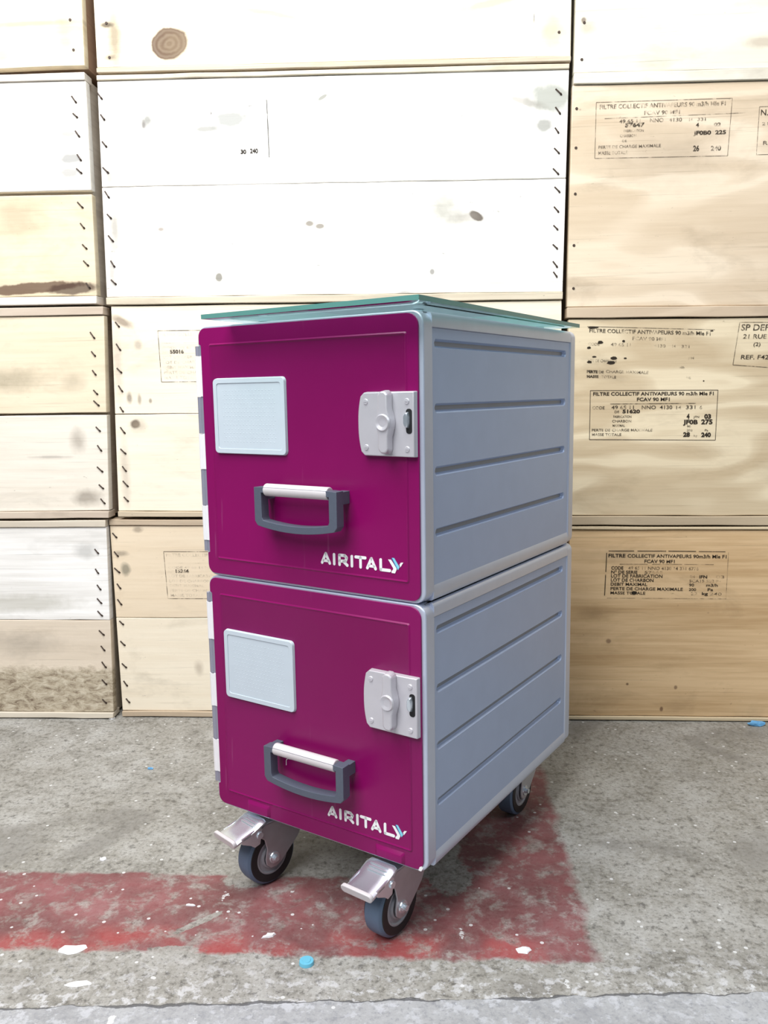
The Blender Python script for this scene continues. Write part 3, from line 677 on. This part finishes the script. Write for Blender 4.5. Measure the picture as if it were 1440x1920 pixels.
    # the right part of the plate is cut out round the key slot
    prism_y(bm, plate, -.0068, 0., inset=.0010)
    latch = obj('latch_plate', bm, M['latch'], door, .0010, 3)
    for sx, sz in ((.2485, lz1-.0105), (.2485, lz0+.0095), (.2995, lz1-.0105), (.2995, lz0+.0085)):
        bm = NB(); cyl(bm, (sx, -.0066, sz), (sx, -.0078, sz), .0034, .0026, 16); box(bm, sx-.0018, sx+.0018, -.0081, -.0077, sz-.0003, sz+.0003)
        obj('screw', bm, M['latch'], door, smooth=True)
    bm = NB(); prism_y(bm, rrect(.2985, .3055, dz+.1775+lo, dz+.2030+lo, .0030, 5), -.0072, -.0060); obj('key_slot', bm, M['black'], door)
    # half-moon thumb piece in the slot
    bm = NB(); c0 = (.3005, dz+.1915+lo); out = [(c0[0]-.0048*math.sin(t), c0[1]+.0085*math.cos(t)) for t in [PI*k/12 for k in range(13)]]
    out += [(c0[0]+.0012, c0[1]-.0085), (c0[0]+.0028, c0[1]-.003), (c0[0]+.0028, c0[1]+.003), (c0[0]+.0012, c0[1]+.0085)]
    prism_y(bm, out, -.0110, -.0066, inset=.0015); obj('key_knob', bm, M['chrome'], door, .0006, 2)
    # wing lever
    lx, lzc = .2762, dz+.1890+2*lo
    out = []
    for (a, b) in ((-.0065, .030), (-.0030, .0335), (.0030, .0335), (.0062, .030), (.0064, .015), (.0092, .006), (.0100, 0.), (.0092, -.006), (.0064, -.015), (.0062, -.029), (.003, -.0330), (-.003, -.0330), (-.0065, -.029), (-.0068, -.015), (-.0092, -.006), (-.0100, 0.), (-.0092, .006), (-.0068, .015)):
        out.append((lx+a, lzc+b))
    bm = NB(); prism_y(bm, list(reversed(out)), -.0175, -.0066, inset=.0016)
    lathe = NB()
    lever = obj('latch_lever', bm, M['latch'], door, .0016, 3)
    lathe.free()
    bm = NB(); n = 20
    rg = [[bm.verts.new((lx+rr*math.cos(2*PI*i/n), yy, lzc+rr*math.sin(2*PI*i/n))) for i in range(n)] for rr, yy in ((.0092, -.0172), (.0080, -.0192), (.0066, -.0190), (.0040, -.0172))]
    for A_, B_ in zip(rg, rg[1:]):
        for i in range(n): bm.faces.new((A_[i], A_[(i+1) % n], B_[(i+1) % n], B_[i]))
    bm.faces.new(rg[-1]); obj('lever_boss', bm, M['latch'], door, smooth=True)
    # carry handle: slate bracket with a pale grip
    hx0, hx1, hz0, hz1 = .1030, .2205, dz+.0660, dz+.1150
    if lower: hz0, hz1 = dz+.0610, dz+.1090
    out = [(hx0, hz1), (hx0, hz0+.010)]+[(hx0+.004, hz0+.0048)]
    inn = [(hx0+.0105, hz1-.0060), (hx0+.0105, hz0+.0150)]+[(hx0+.0125, hz0+.0112)]
    K = 10
    for k in range(1, K):
        u = k/K; out.append((hx0+.004+(hx1-hx0-.008)*u, hz0+.0048-.0058*4*u*(1-u))); inn.append((hx0+.0125+(hx1-hx0-.025)*u, hz0+.0112-.0040*4*u*(1-u)))
    out += [(hx1-.004, hz0+.0048), (hx1, hz0+.010), (hx1, hz1), (hx1-.0105, hz1+.0005), (hx0+.0105, hz1+.0005)]
    inn += [(hx1-.0125, hz0+.0112), (hx1-.0105, hz0+.0150), (hx1-.0105, hz1-.0060), (hx1-.0110, hz1-.0060), (hx0+.0110, hz1-.0060)]
    bm = NB(); ring_y(bm, list(reversed(out)), list(reversed(inn)), -.0250, -.0120)
    for xx in (hx0+.0052, hx1-.0052): box(bm, xx-.0050, xx+.0050, -.0125, 0., hz1-.0150, hz1-.001)
    hd = obj('carry_handle', bm, M['handle'], door, .0022, 3)
    bm = NB(); cyl(bm, (hx0+.0135, -.0185, hz1-.0030), (hx1-.0135, -.0185, hz1-.0030), .0072, n=24); obj('handle_grip', bm, M['grip'], door, .001, 2, label='pale sleeve of the handle')
    # wordmark
    s = 1.0; bx, bz = .1785, dz+(.0285 if not lower else .0295); h = .0142; w = .0034
    def L(pts): return [(bx+p[0], bz+p[1]) for p in pts]
    m = w/2; yl = -.0002
    bm = NB()
    def A(x): stroke(bm, L([(x+m, m), (x+.0071, h-m), (x+.0142-m, m)]), w, yl); stroke(bm, L([(x+.0038, .0042), (x+.0104, .0042)]), w*.9, yl)
    A(0)
    stroke(bm, L([(.0188, m), (.0188, h-m)]), w, yl)
    stroke(bm, L([(.0262, m), (.0262, h-m), (.0335, h-m), (.0362, h-.0040), (.0345, .0062), (.0262, .0058)]), w, yl); stroke(bm, L([(.0320, .0055), (.0368, m)]), w, yl)
    stroke(bm, L([(.0432, m), (.0432, h-m)]), w, yl)
    stroke(bm, L([(.0485, h-m), (.0612, h-m)]), w, yl); stroke(bm, L([(.0549, m), (.0549, h-m)]), w, yl)
    A(.0622)
    stroke(bm, L([(.0815, h-m), (.0815, m), (.0930, m)]), w, yl)
    def poly(pts, y=yl, b=None):
        prism_y(b if b is not None else bm, L(pts), y-.0004, y)
    poly([(.0912, .0138), (.0948, .0138), (.1018, .0052), (.1020, .0040), (.0998, -.0006), (.0955, -.0006), (.0953, .0010), (.0976, .0038), (.0974, .0050)])
    poly([(.1056, .0095), (.1072, .0118), (.1104, .0122), (.1066, .0066)])
    obj('wordmark', bm, M['white'], door)
    bm = NB(); poly([(.0962, .0160), (.0988, .0160), (.1056, .0066), (.1036, .0034), (.1027, .0050)], yl, bm); obj('wordmark_stripe', bm, M['cyan'], door)
    bm = NB(); poly([(.0953, .0156), (.0962, .0160), (.1027, .0050), (.1023, .0044)], yl-.0001, bm); obj('wordmark_stripe', bm, M['navy'], door)
    if lower:
        bm = NB(); stroke(bm, [(.1165, dz+.0780), (.1168, dz+.0845), (.1190, dz+.0868), (.1245, dz+.0872)], .0009, -.0002, 6, .0002); obj('scratch', bm, M['white'], door)
        bm = NB(); prism_y(bm, [(.3035, dz-.0002), (.3070, dz-.0004), (.3088, dz+.0030), (.3075, dz+.0058), (.3050, dz+.0040)], -.0004, .003); obj('paint_chip', bm, M['white'], door)
    # hinge: leaf and alternating knuckles
    bm = NB(); box(bm, -.0036, .0030, .0035, .0075, dz+.026, dz+.280)
    hinge = obj('hinge', bm, M['alu_frame'], r)
    zt = dz+.2790
    segs = [(.0120, 'hinge_grey'), (.0490, 'hinge_white'), (.0450, 'hinge_grey'), (.0440, 'hinge_white'), (.0450, 'hinge_grey'), (.0440, 'hinge_white'), (.0140, 'hinge_grey')]
    for L_, mm in segs:
        bm = NB(); rr = .0046 if mm == 'hinge_white' else .0040
        cyl(bm, (-.0050, .0045, zt), (-.0050, .0045, zt-L_+.0006), rr, n=20)
        box(bm, -.0050, .0028, .0010 if mm == 'hinge_white' else .0020, .0050, zt-L_+.0006, zt)
        obj('hinge_knuckle', bm, M[mm], hinge, smooth=True, label='bright knuckle' if mm == 'hinge_white' else 'dull grey knuckle')
        zt -= L_
    return r

LOW = .0960
lower = make_container('lower magenta and aluminium galley container standing on four casters', LOW, True)
upper = make_container('upper magenta and aluminium galley container stacked under the glass top', LOW+.3060, False)
for o in (lower, upper): o['group'] = 'stacked galley containers'

# ------------------------------------------------------------------ casters (parts of the lower container)
def caster(x, y, phi, pedal=True):
    """heading: the wheel trails towards local -y; origin at the swivel axis on the floor"""
    e = NB()
    # top plate, swivel race and fork, one mesh
    zt = LOW-.0006
    box(e, -.026, .026, -.026, .026, zt-.0030, zt)
    cyl(e, (0, 0, zt-.0030), (0, 0, zt-.0090), .0205, .0185, 32)
    fork = []
    for (a, b) in ((.018, zt-.0085), (.0165, .070), (.006, .052), (-.022, .0280), (-.0300, .0245), (-.0385, .0250), (-.0450, .0310), (-.0462, .0385), (-.0435, .052), (-.0470, .066), (-.0560, .0735), (-.0560, .0800), (-.0440, zt-.0085)):
        fork.append((a, b))
    for s in (1, -1):
        xa, xb = s*.0150, s*.0175
        A_ = [e.verts.new((xa, a, b)) for a, b in fork]; B_ = [e.verts.new((xb, a, b)) for a, b in fork]
        e.faces.new(A_); e.faces.new(list(reversed(B_)))
        for i in range(len(fork)): j = (i+1) % len(fork); e.faces.new((A_[i], B_[i], B_[j], A_[j]))
    box(e, -.0175, .0175, -.0440, .0180, zt-.0110, zt-.0080)
    cs = obj('caster', e, M['zinc'], lower, .0006, 2)
    cs.location = (x, y, -LOW); cs.rotation_euler = (0, 0, -phi)
    wy, wz, R_ = -.0330, .0375, .0374
    b = NB(); lathe_x(b, [(-.0125, .0290), (-.0125, R_-.0040), (-.0100, R_-.0006), (-.006, R_), (.006, R_), (.0100, R_-.0006), (.0125, R_-.0040), (.0125, .0290), (-.0125, .0290)], 64, (0, wy, wz))
    obj('tyre', b, M['tyre'], cs, smooth=True, label='blue-grey rubber tread')
    for s in (1, -1):
        b = NB(); lathe_x(b, [(s*.0122, .0235), (s*.0132, .0240), (s*.0134, .0330), (s*.0122, .0336), (s*.0122, .0235)], 64, (0, wy, wz))
        obj('tyre_wall', b, M['rim'], cs, smooth=True, label='black ring of the wheel')
    b = NB(); lathe_x(b, [(-.0118, 0), (-.0118, .0235), (-.0095, .0238), (.0095, .0238), (.0126, .0238), (.0128, .0218), (.0108, .0205), (.0108, .0165), (.0132, .0155), (.0136, .0135), (.0118, .0125), (.0118, .0075), (.0140, .0070), (.0142, 0)], 56, (0, wy, wz))
    obj('wheel_hub', b, M['hub'], cs, smooth=True)
    b = NB(); cyl(b, (-.0205, wy, wz), (.0205, wy, wz), .0045, n=6); cyl(b, (.0175, wy, wz), (.0188, wy, wz), .0078, .0072, 24); cyl(b, (.0200, wy, wz), (.0235, wy, wz), .0034, n=16)
    obj('axle_bolt', b, M['chrome'], cs, smooth=True)
    if pedal:
        b = NB()
        prof = [(-.0455, zt-.0018), (-.0520, zt-.0030), (-.0600, zt-.0060), (-.0700, .0852), (-.0810, .0835), (-.0920, .0808)]
        hw = [.0190, .0205, .0205, .0198, .0198, .0205]
        T = []; U = []
        for (yy, zz), w_ in zip(prof, hw):
            T.append([b.verts.new((u*w_, yy, zz-(.0022 if abs(u) == 1 else 0))) for u in (-1, -.82, -.4, 0, .4, .82, 1)])
            U.append([b.verts.new((u*w_, yy+.0006, zz-.0022-(.0022 if abs(u) == 1 else 0))) for u in (-1, -.82, -.4, 0, .4, .82, 1)])
        for i in range(len(prof)-1):
            for j in range(6):
                b.faces.new((T[i][j], T[i][j+1], T[i+1][j+1], T[i+1][j])); b.faces.new((U[i][j], U[i+1][j], U[i+1][j+1], U[i][j+1]))
            b.faces.new((T[i][0], T[i+1][0], U[i+1][0], U[i][0])); b.faces.new((T[i][6], U[i][6], U[i+1][6], T[i+1][6]))
        for j in range(6):
            b.faces.new((T[0][j], U[0][j], U[0][j+1], T[0][j+1])); b.faces.new((T[-1][j], T[-1][j+1], U[-1][j+1], U[-1][j]))
        # cheeks that carry the pedal
        for s in (1, -1):
            ck = [(-.0520, .0850), (-.0560, .0660), (-.0640, .0640), (-.0700, .0690), (-.0820, .0750), (-.0840, .0820), (-.0640, .0865)]
            A_ = [b.verts.new((s*.0180, p, q)) for p, q in ck]; B_ = [b.verts.new((s*.0198, p, q)) for p, q in ck]
            b.faces.new(A_); b.faces.new(list(reversed(B_)))
            for i in range(len(ck)): j = (i+1) % len(ck); b.faces.new((A_[i], B_[i], B_[j], A_[j]))
        obj('brake_pedal', b, M['chrome'], cs, smooth=True, label='shiny brake pedal')
        b = NB(); cyl(b, (-.0205, -.0800, .0745), (.0205, -.0905, .0735) if False else (.0205, -.0885, .0735), .0001, n=6)
        b.free()
        b = NB()
        pts = rrect(-.0218, .0218, -.0050, .0050, .0046, 5)
        F = [b.verts.new((p[0], -.0965+.30*p[1]*-1, .0794+p[1])) for p in pts]; G = [b.verts.new((p[0], -.0915+.30*p[1]*-1, .0802+p[1])) for p in pts]
        b.faces.new(F); b.faces.new(list(reversed(G)))
        for i in range(len(pts)): j = (i+1) % len(pts); b.faces.new((F[i], G[i], G[j], F[j]))
        obj('pedal_lip', b, M['grip'], cs, .001, 2)
        b = NB()
        b.free()
        for s in (1, -1):
            b = NB(); cyl(b, (s*.0176, -.0560, .0775), (s*.0215, -.0560, .0775), .0048, .0042, 20)
            obj('pedal_rivet', b, M['chrome'], cs, smooth=True)
        for k in range(3):
            b = NB(); yy = -.0535-.0042*k; zz = zt-.0032-.0016*k
            cyl(b, (-.0125+.001*k, yy, zz), (.0125+.001*k, yy, zz), .0009, n=8); obj('pedal_rib', b, M['chrome'], cs, smooth=True)
        b = NB(); box(b, -.0115, .0115, -.0720, -.0560, .0655, .0740); obj('brake_pad', b, M['rim'], cs, .002, 2)
    return cs
caster(.0690, .050, math.radians(12))
caster(.2590, .047, math.radians(4))
caster(.2600, .382, math.radians(0), False)
caster(.0500, .382, math.radians(-4), False)

# ------------------------------------------------------------------ glass top
g = thing('glass_top', 'clear green-edged glass plate lying on top of the upper container', 'table top', (OX, OY, 0), RZ)
zg = LOW+.3060+CH+.0022
bm = NB()
GX0, GX1, GY0, GY1 = .0, .322, .0, .475
a = math.radians(-.4); c0 = (.0453, -.0500)
def gp(u, v): return (c0[0]+u*math.cos(a)-v*math.sin(a), c0[1]+u*math.sin(a)+v*math.cos(a))
vs = [(.0540, -.0475), (.3423, -.0525), (.3300, .4020), (.0335, .4080)]
A_ = [bm.verts.new((p[0], p[1], zg)) for p in vs]; B_ = [bm.verts.new((p[0], p[1], zg+.0050)) for p in vs]
bm.faces.new(list(reversed(A_))); bm.faces.new(B_)
for i in range(4): bm.faces.new((A_[i], A_[(i+1) % 4], B_[(i+1) % 4], B_[i])).material_index = 1
obj('glass_plate', bm, [M['glass'], M['glass_edge']], g)
for (x, y) in ((.06, .05), (.28, .05), (.06, .38), (.28, .38)):
    bm = NB(); cyl(bm, (x, y, zg-.0022), (x, y, zg), .006, n=16)
    obj('clear_pad', bm, M['placard'], g)

# ------------------------------------------------------------------ litter on the floor
def chip(name, label, cat, x, y, rx, ry, mat, h=.0015, ang=0, group=None, seed=1):
    rnd = random.Random(seed); bm = NB(); n = 11; pts = []
    for i in range(n):
        t = 2*PI*i/n; k = rnd.uniform(.6, 1.1); px, py = rx*k*math.cos(t), ry*k*math.sin(t)
        pts.append((px*math.cos(ang)-py*math.sin(ang), px*math.sin(ang)+py*math.cos(ang)))
    A_ = [bm.verts.new((p[0], p[1], 0)) for p in pts]; B_ = [bm.verts.new((p[0]*.85, p[1]*.85, h*rnd.uniform(.5, 1.2))) for p in pts]
    bm.faces.new(list(reversed(A_))); t_ = bm.verts.new((0, 0, h*1.2))
    for i in range(n):
        j = (i+1) % n; bm.faces.new((A_[i], A_[j], B_[j], B_[i])); bm.faces.new((B_[i], B_[j], t_))
    o = obj(name, bm, mat, None, loc=(x, y, .0002), smooth=True)
    o['label'] = label; o['category'] = cat
    if group: o['group'] = group
    return o
def crumple(name, label, x, y, s, mat, seed):
    rnd = random.Random(seed); bm = NB(); bmesh.ops.create_icosphere(bm, subdivisions=2, radius=s)
    for v in bm.verts:
        k = rnd.uniform(.65, 1.2); v.co = Vector((v.co.x*k*1.5, v.co.y*k*.8, max(-.0, v.co.z*k*.55+s*.35)))
    o = obj(name, bm, mat, None, loc=(x, y, .0002)); o['label'] = label; o['category'] = 'litter'; return o
crumple('plastic_scrap', 'crumpled pale blue plastic scrap against the foot of the golden crate', .596, -.020, .010, M['scrap_blue'], 3)
crumple('plastic_scrap', 'tiny blue plastic scrap on the concrete left of the containers', -.4834, -.2294, .0035, M['scrap_blue'], 5)
bm = NB(); cyl(bm, (0, 0, 0), (0, 0, .0035), .0085, .0078, 20); cyl(bm, (0, 0, .0034), (0, 0, .0042), .0050, .0045, 16)
o = obj('bottle_cap', bm, M['scrap_cyan'], None, smooth=True, loc=(-.145, -.703, .0002)); o['label'] = 'small turquoise plastic disc just in front of the red band'; o['category'] = 'litter'
chip('paint_flake', 'large oval white flake at the front edge of the red band, far left', 'flake', -.4174, -.6900, .016, .010, M['chip'], .0014, .2, seed=2)
chip('paint_flake', 'white flake lying on the red band left of the front wheel', 'flake', -.1956, -.6579, .010, .004, M['chip'], .0022, .4, seed=9)
chip('paint_flake', 'long white flake on concrete between the oval flake and the floor joint', 'flake', -.3843, -.7440, .017, .006, M['chip'], .0008, .1, seed=4)
chip('paint_flake', 'grey-white flat chip on the red corner right of the front wheel', 'flake', .0965, -.672, .0095, .0075, M['chip'], .0012, 0, seed=6)
chip('paint_flake', 'thin pale flake at the gap between the two crate stacks on the floor', 'flake', -.634, -.012, .006, .004, M['chip'], .004, 0, seed=8)
chip('paint_flake', 'small white flake on concrete above the red band at left', 'flake', -.455, -.505, .006, .004, M['chip'], .002, 0, seed=11)
chip('paint_flake', 'slim white flake near the middle of the red band', 'flake', -.305, -.603, .008, .002, M['chip'], .0016, -.1, seed=12)

# ------------------------------------------------------------------ camera
cam = bpy.data.cameras.new('camera'); co = link(bpy.data.objects.new('camera', cam)); sc.camera = co
Rr = Vector((.9982, .0587, -.0157)); Dn = Vector((-.0073, -.1417, -.9899)); Fw = Vector((-.0603, .9882, -.141))
Fw.normalize(); Rr = (Rr-Fw*Rr.dot(Fw)).normalized(); Up = Rr.cross(Fw)
m = Matrix(((Rr.x, Up.x, -Fw.x, 0), (Rr.y, Up.y, -Fw.y, 0), (Rr.z, Up.z, -Fw.z, 0), (0, 0, 0, 1)))
co.matrix_world = Matrix.Translation((0, -1.5404, .6241)) @ m
cam.sensor_fit = 'VERTICAL'; cam.sensor_height = 36; cam.lens = 1563.74*36/1920
cam.clip_start = .02; cam.clip_end = 60

# ------------------------------------------------------------------ light
w = bpy.data.worlds.new('world'); sc.world = w; w.use_nodes = True
nt = w.node_tree; bg = nt.nodes['Background']; bg.inputs[0].default_value = (.80, .90, 1.0, 1); bg.inputs[1].default_value = .17
def area(name, loc, target, size, power, color=(1, 1, 1)):
    l = bpy.data.lights.new(name, 'AREA'); l.shape = 'RECTANGLE'; l.size, l.size_y = size; l.energy = power; l.color = color
    o = link(bpy.data.objects.new(name, l)); o.location = loc
    o.rotation_euler = (Vector(target)-Vector(loc)).to_track_quat('-Z', 'Y').to_euler(); return o
area('skylight', (-.45, -1.05, 2.35), (-.2, 0, .9), (1.5, .9), 54, (1, .99, .97))
area('doorway_daylight', (-1.3, -2.5, 2.7), (-.1, 0, .6), (2.0, 1.6), 92, (.95, .97, 1))
area('side_fill', (2.0, -1.5, 2.5), (0, -.3, .4), (1.4, 1.0), 17, (.84, .92, 1))  # added bluish fill that lifts the containers' right side panels, no actual window
sc.view_settings.view_transform = 'Standard'; sc.view_settings.look = 'None'; sc.view_settings.gamma = 1
sc.view_settings.use_curve_mapping = False; sc.view_settings.exposure = 0
